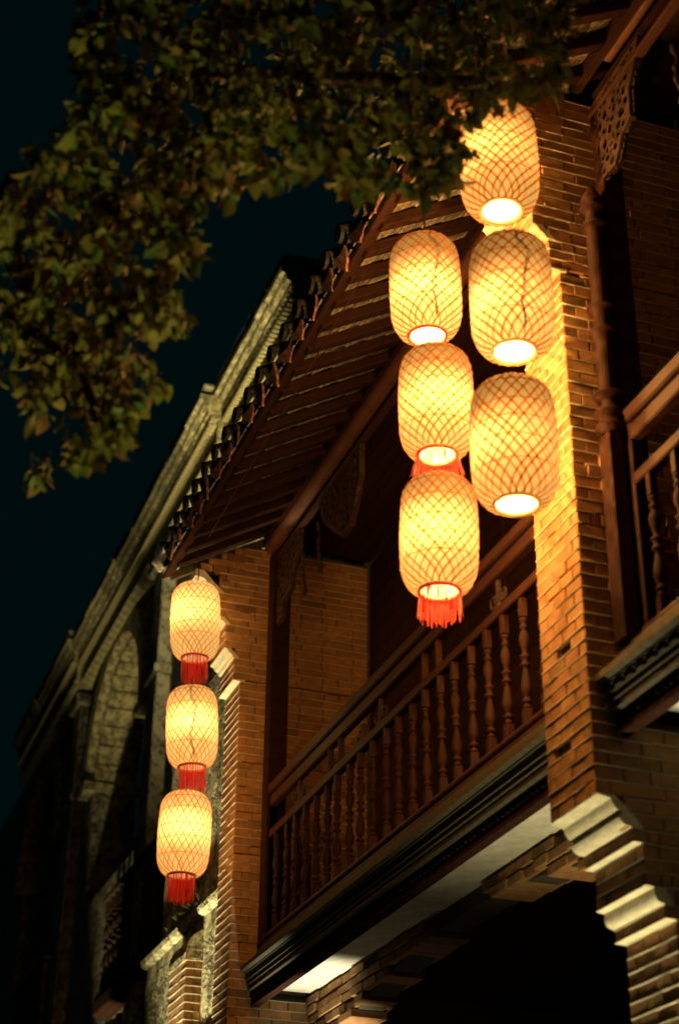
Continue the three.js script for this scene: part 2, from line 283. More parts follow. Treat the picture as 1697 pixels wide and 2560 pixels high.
function corniceParts(t, x0, x1, key) {
  const sh = key ? 0.042 : 0, m = (n, a, mt = M.greyWood) => { part(n, a, mt, t).position.z = sh; };
  m('cornice', prismX([[-0.26, 3.944], [-0.165, 3.944], [-0.165, 3.925], [-0.15, 3.918], [-0.15, 3.87], ...curve([-0.14, 3.866], [-0.085, 3.862], [-0.075, 3.842]), [-0.066, 3.838], [-0.066, 3.815], [-0.09, 3.808], [-0.09, 3.80], [-0.26, 3.80]], x0, x1));
  m('frieze_board', prismX([[-0.26, 3.799], [-0.098, 3.799], [-0.098, 3.765], [-0.112, 3.76], [-0.105, 3.753], [-0.105, 3.74], [-0.118, 3.735], [-0.112, 3.728], [-0.112, 3.712], [-0.128, 3.706], [-0.26, 3.706]], x0, x1));
  m('fascia', prismX([[-0.178, 3.705], [-0.142, 3.705], [-0.142, 3.652], [-0.132, 3.648], [-0.132, 3.63], [-0.178, 3.63]], x0, x1), M.darkWood);
  // rows of carved beads and fret
  const beads = [], fret = [], drops = [];
  for (let x = x0 + 0.02; x < x1 - 0.01; x += 0.044) { beads.push(new THREE.SphereGeometry(0.0085, 6, 4).translate(x, 3.672, -0.138).ni()); drops.push(new THREE.SphereGeometry(1, 5, 4).scale(0.007, 0.014, 0.007).translate(x + 0.02, 3.685 + 0.006 * Math.sin(x * 40), -0.139).ni()); }
  if (key) for (let x = x0 + 0.01; x < x1 - 0.07; x += 0.072) { const y = 3.782, z = -0.0965, b = (a, c, d, e) => fret.push(bx(x + a, x + c, y + d, y + e, z - 0.004, z + 0.004, 0.001)); b(0, 0.06, 0.007, 0.012); b(0, 0.005, -0.012, 0.012); b(0, 0.045, -0.013, -0.008); b(0.04, 0.045, -0.013, 0.001); b(0.018, 0.045, -0.003, 0.002); }
  part('carved_beads', [...beads, ...drops], M.greyWood, t, 'stuff').position.z = sh; if (fret.length) part('fret_pattern', fret, M.greyWood, t, 'stuff').position.z = sh;
}
function balcony(label, x0, x1, bal, posts, lotus, blocks, key, corniceX0) {
  const t = thing('timber_balcony', label, 'balcony');
  part('handrail', [bx(x0, x1, 4.812, 4.872, -0.235, -0.165, 0.008)], M.redWood, t);
  part('rail', bx(x0, x1, 4.738, 4.803, -0.222, -0.178, 0.006), M.redWood, t);
  part('rail', bx(x0, x1, 4.803, 4.812, -0.205, -0.19, 0.001), M.darkWood, t);
  part('rail', bx(x0, x1, 4.553, 4.602, -0.222, -0.178, 0.006), M.redWood, t);
  part('sill', [prismX([[-0.24, 4.004], [-0.172, 4.004], ...curve([-0.166, 3.998], [-0.16, 3.985], [-0.168, 3.975]), [-0.178, 3.972], [-0.178, 3.964], [-0.165, 3.96], [-0.165, 3.9455], [-0.24, 3.9455]], x0, x1)], M.redWood, t);
  for (const x of bal) { const b = part('baluster', turnedGeo, M.redWoodTall, t); b.position.set(x + rr(-0.006, 0.006), 3.998, -0.2 + rr(-0.003, 0.003)); b.rotation.set(rr(-0.008, 0.008), rr(-0.2, 0.2), rr(-0.01, 0.01)); b.scale.set(0.82, 1, 0.82); }
  for (const x of posts) part('rail_post', bx(x - 0.012, x + 0.012, 4.6, 4.74, -0.214, -0.186, 0.002), M.redWoodTall, t);
  for (const x of lotus) { const l = part('carved_lotus', lotusGeo, M.carved, t); l.position.set(x, 4.6, -0.2); }
  for (const [a, b] of blocks) part('carved_block', scroll([a, b], [4.6, 4.72], 3, [[a, 4.6], [b, 4.6], [b - 0.01, 4.66], [b - 0.03, 4.69], [a + 0.06, 4.665], [a, 4.65]], 0.02).translate(0, 0, -0.21), M.redWood, t);
  for (const x of [x0 + 0.02, x1 - 0.02]) part('end_stile', bx(x - 0.022, x + 0.022, 3.95, 4.81, -0.224, -0.176, 0.004), M.redWoodTall, t);
  corniceParts(t, corniceX0 ?? x0, x1, key);
  part('soffit', bx(x0, x1, 3.716, 3.74, -0.62, key ? -0.12 : -0.16, 0.001), M.soffit, t);
  part('floor', bx(x0, x1, 3.88, 3.93, -0.82, -0.262, 0.002), M.darkWood, t);
  return t;
}
const bal = []; for (let i = 0; i < 22; i++) bal.push(-8.643 + i * 0.1688);
balcony('timber balcony with turned balusters between the two brick pillars', LX1 + 0.06, RX0 - 0.004, bal, [-7.75, -7.59, -6.46, -6.30], [-8.25, -7.02, -5.65], [[-7.36, -7.22]], false, LX1 + 0.002);
const bal2 = []; for (let i = 0; i < 20; i++) bal2.push(-4.375 + i * 0.168);
balcony('timber balcony with turned balusters at the right edge, nearer than the right brick pillar', RX1 + 0.075, -0.9, bal2, [-3.6, -2.4], [-4.02, -3.0], [], true, RX1 + 0.003);

// posts at the ends of the bays and their carved brackets; back walls and ceilings belong to the two house fronts
function houseFront(label, x0, x1, turned) {
  const t = thing('timber_house_front', label, 'house front');
  for (let i = 0, n = Math.round((x1 - x0) / 0.5), w = (x1 - x0) / n; i < n; i++) part('wall_panel', bx(x0 + i * w + 0.012, x0 + (i + 1) * w - 0.012, 3.94, 6.44, -0.86, -0.822, 0.004), M.blackWood, t);
  part('wall_frame', bx(x0, x1, 3.93, 6.46, -0.90, -0.862, 0.002), M.blackWood, t);
  for (let i = 0; i < 4; i++) part('ceiling_plank', bx(x0, x1, 6.47, 6.49, -0.82 + i * 0.155, -0.67 + i * 0.155, 0.002), M.darkWood, t);
  if (turned) {
    const P = []; const a = (r, y) => P.push(new THREE.Vector2(r, y));
    a(0.034, 4.78); a(0.052, 4.80); a(0.054, 4.815); a(0.04, 4.83); a(0.036, 4.85); a(0.05, 4.868); a(0.05, 4.878); a(0.032, 4.895); a(0.027, 4.93); a(0.054, 4.945); a(0.054, 4.953); a(0.03, 4.965); a(0.031, 5.06); a(0.035, 5.15); a(0.036, 5.215); a(0.053, 5.226); a(0.053, 5.235); a(0.032, 5.25); a(0.03, 5.32); a(0.054, 5.334); a(0.054, 5.344); a(0.03, 5.36); a(0.033, 5.45); a(0.034, 5.6); a(0.03, 5.71); a(0.05, 5.727); a(0.05, 5.74); a(0.03, 5.752); a(0.03, 5.80); a(0.05, 5.812); a(0.05, 5.822); a(0.03, 5.835); a(0.048, 5.852); a(0.046, 5.866); a(0.02, 5.915); a(0.016, 5.93);
    const p = part('turned_post', new THREE.LatheGeometry(P, 20), M.redWoodTall, t); p.position.set(x0 + 0.05, 0, -0.135);
    part('post_base', bx(x0 + 0.006, x0 + 0.086, 3.96, 4.78, -0.165, -0.105, 0.004), M.redWoodTall, t);
    part('post', bx(x0 + 0.003, x0 + 0.07, 3.96, 6.4, -0.275, -0.185, 0.004), M.blackWood, t);
  } else part('post', bx(x0 + 0.003, x0 + 0.10, 3.96, 6.38, -0.272, -0.158, 0.004), M.blackWood, t);
  const br = [[x0 + 0.02, 6.345], [x0 + 0.5, 6.345], [x0 + 0.49, 6.2], [x0 + 0.36, 6.12], [x0 + 0.355, 6.02], [x0 + 0.2, 6.0], [x0 + 0.19, 5.90], [x0 + 0.02, 5.88]];
  part('carved_bracket', turned ? scroll([-4.58, -4.14], [5.97, 6.44], 60, [[-4.56, 6.4], [-4.15, 6.43], [-4.19, 6.33], [-4.25, 6.25], [-4.26, 6.11], [-4.33, 6.08], [-4.4, 5.98], [-4.56, 5.99]]) : scroll([x0, x0 + 0.5], [5.88, 6.345], 90, br), M.carved, t).position.z = -0.216;
  const mid = x0 + (turned ? 1.9 : 0.86);
  part('carved_bracket', scroll([mid, mid + 0.7], [5.9, 6.34], 130, [[mid, 6.345], [mid + 0.68, 6.345], [mid + 0.675, 6.13], [mid + 0.53, 5.915], [mid + 0.42, 5.905], [mid + 0.3, 5.985], [mid + 0.06, 6.18]], 0.028, 0.018, 0.036).translate(0, 0, -0.216), M.carved, t);
  if (!turned) part('carved_bracket', scroll([x1 - 0.5, x1], [5.88, 6.345], 90, br.map(([x, y]) => [x0 + x1 - x, y]).reverse()).translate(0, 0, -0.216), M.carved, t);
  for (const [x, y, l] of turned ? [[x0 + 0.62, 6.2, 0.28]] : [[x0 + 0.8, 6.24, 0.3], [x0 + 0.52, 6.18, 0.26]]) {
    const g = [tube([V(0, 0, 0), V(0.01, -l * 0.3, -0.012), V(-0.008, -l * 0.6, -0.01), V(0.012, -l, -0.03)], 0.007, 10, 5).ni()];
    for (const [k, r] of [[0.12, 0.02], [0.4, 0.015], [0.58, 0.017], [0.75, 0.014], [1, 0.024]]) g.push(new THREE.SphereGeometry(r, 7, 5).scale(0.8, 1.35, 0.7).translate(0.01 * Math.sin(k * 9), -l * k, -0.02 * k).ni());
    part('carved_pendant', g, M.carved, t).position.set(x, y, -0.2);
  }
  const px0 = turned ? -4.36 : x0 - 0.01, pr = turned ? 0.026 : 0.045; part('purlin', new THREE.CylinderGeometry(pr, pr, x1 - px0, 18, 1).rotateZ(Math.PI / 2).translate((px0 + x1) / 2, turned ? 6.5 : 6.455, -0.17), M.purlinWood, t);
  part('tie_beam', bx(x0, x1, 6.345, 6.366, -0.222, -0.178, 0.003), M.redWood, t);
  part('eave_plank', bx(x0, x1, 6.472, 6.56, -0.15, -0.115, 0.003), M.darkWood, t);
  return t;
}
houseFront('dark timber upper storey front with carved brackets between the two brick pillars', LX1 + 0.002, RX0 - 0.002, false);
houseFront('dark timber upper storey front with a turned post at the right edge', RX1 + 0.002, -0.9, true);

// ---------------------------------------------------------------- the ground floor arcade wall with its segmental brick arch
{
  const t = thing('arcade_wall', 'dark brick arcade wall with a flat arch under the balcony soffit', 'wall'), B = new Bricks(t); 
  const arch = (x) => 3.62 - 0.075 * (x + 6.75) ** 2;
  for (let y = 2.6, i = 0; y < 3.70; y += C, i++) {
    for (let x = LX1 + 0.002; x < RX0 - 0.01;) {
      let L = (i % 2 ? 0.17 : 0.15) * rr(0.8, 1.25); if (x + L > RX0 - 0.04) L = RX0 - 0.002 - x; const mid = x + L / 2;
      if (y + 0.01 > Math.max(arch(mid), 0) && !(y > 3.64 && rnd() < 0.25)) B.add(mid, y + C / 2, -0.56 + rr(-0.012, 0.012), L - 0.008, C - 0.009, 0.2, 0.5);
      x += L;
    }
  }
  B.done();
  const s = new THREE.Shape(); s.moveTo(LX1 + 0.003, 0); s.lineTo(LX1 + 0.003, 3.714); s.lineTo(RX0 - 0.003, 3.714); s.lineTo(RX0 - 0.003, 0); s.lineTo(RX0 - 0.06, 0);
  for (let i = 0; i <= 24; i++) { const x = RX0 - 0.06 - i / 24 * (RX0 - LX1 - 0.12); s.lineTo(x, arch(x) + 0.02); } s.lineTo(LX1 + 0.06, 0);
  part('core', new THREE.ExtrudeGeometry(s, { depth: 0.14, bevelEnabled: false }).translate(0, 0, -0.63), M.core, t);
  part('inner_wall', bx(LX1, RX0, 0, 3.7, -3.2, -3.1), M.stuccoDark, t);
  part('inner_wall', bx(RX1, -0.9, 0, 3.7, -1.3, -1.2), M.stuccoDark, t);
  part('inner_ceiling', bx(LX1, -0.9, 3.745, 3.8, -3.2, -0.62), M.darkWood, t);
}

// ---------------------------------------------------------------- the tiled roof with its rafters
{
  const t = thing('tiled_roof', 'tiled eaves with rafters and drip tiles over both balconies', 'roof'), A = Math.atan(0.5847), cs = Math.cos(A), sn = Math.sin(A);
  const onSlope = (x, s, up) => V(x, 6.175 + s * sn + up * cs, 0.5 - s * cs + up * sn);
  const X0 = -8.89, X1 = -0.9, len = 1.55;
  const raft = chamferBox(0.055, 0.048, len, 0.004);
  for (let k = -21; k <= 17; k++) { const r = part('rafter', raft, M.darkWood, t); r.position.copy(onSlope(-5.295 - 0.2 * k, 0.03 + len / 2, -0.0245)); r.rotation.x = A; }
  const shapes = [0, 1, 2].map((i) => chamferBox(0.176, 0.009, 0.165, 0.002, 0.0015, [i, i * 0.7]));
  for (let k = -14; k <= 17; k++) for (let j = 0; j < 6; j++) {
    const m = part('roof_tile', shapes[Math.floor(rnd() * 3)], M.tile[Math.floor(rnd() * 4)], t); m.position.copy(onSlope(-5.195 - 0.2 * k + rr(-0.004, 0.004), 0.07 + j * 0.125, 0.014 + rr(0, 0.003))); m.rotation.set(A + 0.075 + rr(-0.01, 0.01), 0, rr(-0.012, 0.012));
  }
  part('eave_board', chamferBox(X1 - X0, 0.02, 0.075, 0.003).rotateX(A).translate((X0 + X1) / 2, onSlope(0, 0.035, 0).y - 0.02, onSlope(0, 0.035, 0).z), M.darkWood, t);
  part('roof_deck', chamferBox(X1 - X0, 0.05, len + 0.5, 0.004).rotateX(A).translate((X0 + X1) / 2, onSlope(0, 1.05, 0.065).y, onSlope(0, 1.05, 0.065).z), M.roofTop, t);
  part('verge_board', chamferBox(0.03, 0.05, 1.3, 0.004).rotateX(A).translate(-8.875, onSlope(0, 0.68, -0.035).y, onSlope(0, 0.68, -0.035).z), M.greyWood, t);
  const cover = new THREE.CylinderGeometry(0.05, 0.05, len + 0.5, 10, 1, true, 0, Math.PI).rotateX(Math.PI / 2).rotateZ(0);
  const lip = (() => { const s = new THREE.Shape(); s.moveTo(-0.075, 0.02); s.quadraticCurveTo(0, 0.0, 0.075, 0.02); s.lineTo(0.078, 0.0); s.quadraticCurveTo(0.06, -0.05, 0.012, -0.062); s.lineTo(0, -0.078); s.lineTo(-0.012, -0.062); s.quadraticCurveTo(-0.06, -0.05, -0.078, 0.0); return new THREE.ExtrudeGeometry(s, { depth: 0.01, bevelEnabled: true, bevelSize: 0.003, bevelThickness: 0.002, bevelSegments: 1, curveSegments: 5 }); })();
  const disc = new THREE.CylinderGeometry(0.043, 0.046, 0.016, 14).rotateX(Math.PI / 2);
  for (let k = -21; k <= 17; k++) {
    const d = part('drip_tile', lip, M.drip[Math.floor(rnd() * 3)], t); d.position.set(-5.195 - 0.2 * k + rr(-0.008, 0.008), 6.205 + rr(-0.006, 0.006), 0.525 + rr(-0.006, 0.006)); d.rotation.set(0.25 + rr(-0.15, 0.15), rr(-0.25, 0.25), rr(-0.12, 0.12)); d.scale.set(rr(0.72, 0.95), rr(0.7, 1.05), 1);
    const c = part('cover_tile', cover, M.roofTop, t); c.position.copy(onSlope(-5.295 - 0.2 * k, 1.0, 0.085)); c.rotation.x = A;
    const e = part('cover_tile_end', disc, M.roofTop, t); e.position.copy(onSlope(-5.295 - 0.2 * k, -0.03, 0.095)); e.rotation.x = 0.1 + rr(-0.05, 0.05);
  }
}
// cluster of broken ridge-end tiles at the far end of the eaves
{
  const t = thing('broken_end_tiles', 'pale broken end tiles at the far corner of the eaves above the left lanterns', 'roof ornament');
  for (const [px, py, sx, sy, rz] of [[370, 1290, 0.05, 0.085, 0.15], [385, 1250, 0.035, 0.075, -0.25], [407, 1270, 0.06, 0.1, -0.3], [409, 1245, 0.045, 0.08, -0.2], [398, 1305, 0.05, 0.07, -0.5], [420, 1283, 0.035, 0.05, -0.4]]) {
    const g = new THREE.SphereGeometry(1, 10, 7), p = g.attributes.position; for (let i = 0; i < p.count; i++) { const k = 1 + 0.22 * Math.sin(p.getX(i) * 5 + px) * Math.cos(p.getY(i) * 6 + py); p.setXYZ(i, p.getX(i) * k * sx, p.getY(i) * k * sy, p.getZ(i) * 0.03); } g.computeVertexNormals();
    const m = part('end_tile', g, M.cream, t); m.position.copy(at(px, py, 10.36)); m.rotation.set(0, 1.1, rz);
  }
}

// ---------------------------------------------------------------- lanterns
function radius(y) { const H = 0.468; if (y < 0.125) { const t = 1 - y / 0.125; return 0.077 + 0.068 * Math.sqrt(Math.max(0, 1 - t * t)); } if (y > 0.36) { const t = (y - 0.36) / (H - 0.36); return 0.072 + 0.073 * Math.sqrt(Math.max(0, 1 - t * t)); } return 0.145 + 0.003 * Math.sin(Math.PI * (y - 0.125) / 0.235); }
const ys = []; for (let i = 0; i <= 40; i++) { const t = i / 40; ys.push(0.468 * (0.5 - 0.5 * Math.cos(Math.PI * (0.06 + 0.88 * t))) ); } ys[0] = 0; ys[40] = 0.468;
const shadeGeo = new THREE.LatheGeometry(ys.map((y) => new THREE.Vector2(radius(y), y)), 56);
const shadeAndDisc = mergeGeometries([shadeGeo, new THREE.CircleGeometry(0.075, 40).rotateX(Math.PI / 2).translate(0, 0.006, 0)], true);
function ribbon(pts, normals, w) {   // a flat strip along pts
  const pos = [], idx = []; for (let i = 0; i < pts.length; i++) { const d = V().subVectors(pts[Math.min(i + 1, pts.length - 1)], pts[Math.max(i - 1, 0)]), s = V().crossVectors(d, normals[i]).normalize().multiplyScalar(w / 2); pos.push(pts[i].clone().add(s), pts[i].clone().sub(s)); if (i) { const b = i * 2; idx.push(b - 2, b - 1, b, b - 1, b + 1, b); } }
  const g = new THREE.BufferGeometry(); g.setAttribute('position', new THREE.BufferAttribute(new Float32Array(pos.flatMap((p) => [p.x, p.y, p.z])), 3)); g.setIndex(idx); g.computeVertexNormals(); g.setAttribute('uv', new THREE.BufferAttribute(new Float32Array(pos.length * 2), 2)); return g.ni();
}
function latticeGeo(n, slope, hoops, width) {
  const out = [];
  for (const dir of [-1, 1]) for (let k = 0; k < n; k++) {
    const a0 = k / n * Math.PI * 2 + rr(-0.045, 0.045), P = [], N = [], wob = rr(-0.03, 0.03), wf = rr(4, 9); let a = a0, ly = 0;
    for (let i = 0; i <= 36; i++) { const y = 0.466 * (0.5 - 0.5 * Math.cos(Math.PI * i / 36)), r = radius(y) + (dir > 0 ? 0.0012 : 0.003); a += dir * (y - ly) * slope / 0.147; ly = y; const aw = a + wob * Math.sin(y * wf * 3); P.push(V(Math.cos(aw) * r, y, Math.sin(aw) * r)); N.push(V(Math.cos(aw), 0, Math.sin(aw))); }
    out.push(ribbon(P, N, rr(0.75, 1.2) * width));
  }
  for (const y of hoops) { const P = [], N = []; const tilt = rr(-0.006, 0.006), ph = rr(0, 6); for (let i = 0; i <= 48; i++) { const a = i / 48 * Math.PI * 2, yy = y + tilt * Math.sin(a + ph); P.push(V(Math.cos(a) * (radius(yy) + 0.004), yy, Math.sin(a) * (radius(yy) + 0.004))); N.push(V(Math.cos(a), 0, Math.sin(a))); } out.push(ribbon(P, N, 0.0042)); }
  return mergeGeometries(out);
}
function tasselGeo(len, n, flare) {
  const out = []; for (let i = 0; i < n; i++) {
    const a = (i + rr(-0.3, 0.3)) / n * Math.PI * 2, r = 0.077 + rr(-0.004, 0.002), l = len * rr(0.82, 1.06), f = flare + rr(-0.006, 0.006), P = [], N = [], da = rr(-0.05, 0.05);
    for (let j = 0; j <= 4; j++) { const s = j / 4; P.push(V(Math.cos(a + da * s) * (r + f * s), 0.006 - l * s, Math.sin(a + da * s) * (r + f * s))); N.push(V(Math.cos(a), 0, Math.sin(a))); } out.push(ribbon(P, N, rr(0.0026, 0.0042)));
  } return mergeGeometries(out);
}
const ring = (r, w) => new THREE.TorusGeometry(r, w, 8, 48).rotateX(Math.PI / 2);
function lantern(label, base, topZ, topDx, opt, group) {
  const t = thing('bamboo_lantern', label, 'lantern', base, group);
  if (opt.big) t.scale.setScalar(1.045);
  const dz = (topZ - base[2]) * 0.85; t.rotation.set(Math.atan2(dz, 0.5), opt.spin ?? 0, -Math.atan2(topDx, 0.5), 'XZY');
  { const m = new THREE.Mesh(shadeAndDisc, [opt.thin ? M.brightenedPaper : M.paper, M.diffuser]); m.name = 'paper_shade'; m.castShadow = m.receiveShadow = true; t.add(m); }
  part('bamboo_lattice', latticeGeo(opt.n ?? 23, opt.slope ?? 0.85, opt.hoops ?? [0.1, 0.18, 0.26, 0.34, 0.42].map((h) => h + rr(-0.012, 0.012)), opt.thin ? 0.0056 : 0.0066), opt.thin ? M.brightenedBamboo : M.bamboo, t, 'stuff');  // opt.thin selects the brightened shade and strip copies for weakly lit lanterns
  part('bottom_ring', ring(0.0765, 0.0065).translate(0, -0.001, 0), M.rim, t); part('top_ring', ring(0.072, 0.005).translate(0, 0.468, 0), M.rim, t);
  const ba = (opt.ba ?? 0.5) + (opt.spin ?? 0), bo = rr(0.05, 0.062), bX = Math.cos(ba) * bo, bZ = Math.sin(ba) * bo, bY = opt.by ?? rr(0.15, 0.2);   // the bulb hangs off the axis on its cable, towards the street
  part('bulb', new THREE.SphereGeometry(0.026, 16, 12).translate(bX, bY, bZ), M.bulb, t);
  part('bulb_socket', [new THREE.CylinderGeometry(0.014, 0.012, 0.05, 12).translate(bX, bY + 0.05, bZ).ni(), bx(-0.072, 0.072, 0.464, 0.47, -0.003, 0.003, 0.001), tube([V(bX, bY + 0.07, bZ), V(bX * 0.6, bY + 0.14, bZ * 0.6), V(0, 0.465, 0)], 0.003, 8, 5).ni()], M.metal, t);
  part('hanger', tube([V(0, 0.468, 0), V(0.002, 0.5, 0), V(0, 0.53, 0.002)], 0.003, 6, 5), M.cord, t);
  if (opt.cable !== undefined) { const a = opt.cable, P = []; for (let i = 0; i <= 10; i++) { const y = 0.45 - i * 0.042, r = Math.min(radius(y), 0.143) - 0.008 - (i > 2 && i < 8 ? 0.012 * (1 + Math.sin(i * 2.1)) : 0), b = a + 0.08 * Math.sin(i * 1.1); P.push(V(Math.cos(b) * r, y, Math.sin(b) * r)); } part('cable', tube(P, 0.0035, 30, 5), M.wire, t); }
  if (opt.tassel) { part('red_rim', ring(0.0775, 0.005).translate(0, -0.007, 0), M.red, t); part('tassel', tasselGeo(opt.tassel, opt.threads ?? 110, opt.flare ?? 0), M.red, t, 'stuff'); }
  const L = new THREE.PointLight(LANTERN_LIGHT, opt.power ?? 2.8, 0, 2); L.position.set(bX, bY, bZ); L.castShadow = true; L.shadow.radius = 1.2; t.add(L);
  return t;
}
lantern('white glowing bamboo lantern without a tassel, uppermost, half covered by leaves', [-4.570, 5.754, 0.235], 0.235, 0.0, { ba: 1.5, by: 0.22, big: true, spin: 0.3 });
lantern('lantern without a tassel, middle of the string in front of the right brick pillar', [-4.521, 5.063, 0.235], 0.235, 0.0, { ba: 1.35, by: 0.16, big: true, spin: 1.1, n: 22, cable: 0.2 + 1.1 });
lantern('lantern without a tassel, lowest in front of the right brick pillar', [-4.561, 4.444, 0.235], 0.235, 0.0, { ba: 1.6, by: 0.2, big: true, spin: 2.0, n: 23, slope: 0.75 });
lantern('top lantern of the middle string, with a thin red rim and no hanging threads', [-5.147, 5.529, 0.31], 0.322, 0.0, { ba: 0.5, by: 0.17, power: 3.5, spin: 0.7, tassel: 0.018, threads: 90, cable: 0.15 + 0.7 });
lantern('middle lantern of the middle string, with splayed red tassel touching the lantern below', [-5.074, 4.92, 0.31], 0.311, 0.0, { ba: 0.25, by: 0.2, power: 3.5, spin: 1.7, tassel: 0.1, threads: 120, flare: 0.022 });
lantern('bottom lantern of the middle string, with red tassel hanging over the handrail', [-5.084, 4.336, 0.31], 0.302, 0.0, { ba: 0.7, by: 0.21, power: 3.5, spin: 2.6, tassel: 0.115, threads: 120, flare: 0.006, slope: 0.8 });
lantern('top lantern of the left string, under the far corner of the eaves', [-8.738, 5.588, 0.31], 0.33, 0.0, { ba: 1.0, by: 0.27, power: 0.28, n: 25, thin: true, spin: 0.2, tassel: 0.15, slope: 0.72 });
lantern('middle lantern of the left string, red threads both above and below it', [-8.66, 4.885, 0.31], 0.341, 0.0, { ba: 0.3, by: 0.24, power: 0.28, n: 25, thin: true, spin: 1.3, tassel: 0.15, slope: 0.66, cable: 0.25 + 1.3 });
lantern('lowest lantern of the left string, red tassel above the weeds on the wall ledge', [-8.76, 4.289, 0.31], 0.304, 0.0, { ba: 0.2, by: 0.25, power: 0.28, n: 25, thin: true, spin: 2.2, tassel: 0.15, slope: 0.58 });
for (const [i, y] of [5.6, 4.95, 4.33].entries()) lantern(['upper', 'middle', 'lower'][i] + ' lantern of the string in the nearest bay, beyond the right edge of the picture', [-1.3, y, 0.15], 0.15, 0.0, { spin: i, power: 0.5 });
for (const [x, yb, y1, label] of [[-4.567, 6.25, 6.36, 'thin black cord holding the right lantern string under the eaves'], [-5.147, 6.05, 6.33, 'thin black cord holding the middle lantern string under the eaves'], [-8.745, 6.1, 6.32, 'thin black cord holding the left lantern string under the eaves']]) tag(part('lantern_string', tube([V(x, yb - 0.02, x > -4.6 ? 0.235 : 0.312), V(x - 0.005, (yb + y1) / 2, x > -4.6 ? 0.235 : 0.312), V(x - 0.01, y1, x > -4.6 ? 0.235 : 0.31)], 0.004, 6, 5), M.cord, scene), label, 'cord');
tag(part('hanging_wire', tube([V(-8.12, 6.067, 0.42), V(-7.3, 6.07, 0.43), V(-6.46, 6.101, 0.42), V(-5.6, 6.13, 0.42)], 0.003, 20, 4), M.wire, scene), 'thin dark red wire slung along under the rafters', 'wire');

// ---------------------------------------------------------------- the old stuccoed wall beyond the left pillar
function roughSheet(x0, x1, y0, y1, z, amp, nx, ny, mt, parent, name, depth = 0.2) {   // an uneven wall face with a body behind it
  const g = new THREE.PlaneGeometry(x1 - x0, y1 - y0, nx, ny), p = g.attributes.position, uv = g.attributes.uv;
  for (let i = 0; i < p.count; i++) { const x = p.getX(i) + (x0 + x1) / 2, y = p.getY(i) + (y0 + y1) / 2, n = Math.sin(x * 9 + y * 5) * 0.4 + Math.sin(x * 23 - y * 17) * 0.3 + rr(-0.5, 0.5) * 0.8; p.setXYZ(i, x, y, z + amp * n); uv.setXY(i, x, y); }
  g.computeVertexNormals(); part(name, g, mt, parent); part('wall_body', bx(x0, x1, y0, y1, z - depth, z - amp * 1.6 - 0.01), mt, parent);
}
{
  const t = thing('stucco_wall', 'weathered pale stucco wall with exposed brick pier beyond the far brick pillar', 'wall'), B = new Bricks(t);
  roughSheet(-11.3, LX0 - 0.003, 2.2, 4.38, -0.12, 0.006, 70, 60, M.stucco, t, 'stucco');
  roughSheet(-13.4, -11.31, 2.2, 4.3, -0.16, 0.03, 60, 40, M.stuccoDark, t, 'rubble');
  roughSheet(-10.9, LX0 - 0.003, 4.44, 6.0, -0.115, 0.006, 50, 50, M.stucco, t, 'stucco');
  part('ledge', prismX([[-0.35, 4.381], [-0.1, 4.381], [-0.075, 4.395], [-0.065, 4.425], [-0.08, 4.45], [-0.35, 4.468]], -11.3, LX0 - 0.003), M.stucco, t);
  for (let y = 2.9, i = 0; y < 4.1; y += C, i++) {
    B.course('z', -0.015, -10.22, -9.834, y, C, i % 2 ? [0.19, 0.1, 0.1] : [0.1, 0.19, 0.1], 0.055, 1); B.joint('z', -0.015, -10.22, -9.836, y + C, 0.0012, 0.005);
    B.course('x', -9.834, -0.12, -0.07, y, C, [0.06], 0.06, 1); B.joint('x', -9.834, -0.118, -0.017, y + C, 0.0012, 0.005);
    if (y < 3.6) { B.course('z', -0.095, -9.82, LX0 - 0.01, y, C, i % 2 ? [0.1, 0.19, 0.19] : [0.19, 0.19, 0.1], 0.03, 0.9); B.joint('z', -0.095, -9.82, LX0 - 0.01, y + C, 0.003, 0.008); }
  }
  B.done();
  part('pier_core', bx(-10.21, -9.845, 2.2, 4.1, -0.12, -0.03), M.core, t);
  part('pier_head', prismX([[-0.14, 4.105], [-0.012, 4.105], [-0.012, 4.12], ...curve([-0.012, 4.15], [-0.02, 4.28], [-0.14, 4.30])], -10.25, -9.828), M.stucco, t);
}
{
  const t = thing('ledge_weeds', 'green weeds growing on the stucco wall ledge below the left lanterns', 'weeds'), g = [];
  for (let i = 0; i < 150; i++) { const x = -10.1 - 0.8 * Math.abs(rr(-1, 1) * rr(0, 1)) + rr(-0.15, 0.35), b = V(x, 4.45, rr(-0.18, -0.08)), d = V(rr(-1, 1), rr(-0.4, 1.2), rr(0, 1.2)).normalize(), l = rr(0.03, 0.09), tip = b.clone().addScaledVector(d, l), s = V(rr(-1, 1), rr(-1, 1), rr(-1, 1)).normalize().multiplyScalar(rr(0.006, 0.013)), mid = b.clone().lerp(tip, 0.55).add(V(0, 0.012, 0)); g.push(fromTris([[b, mid.clone().add(s), tip], [b, tip, mid.clone().sub(s)]])); }
  part('foliage', g, M.weed, t, 'stuff');
}

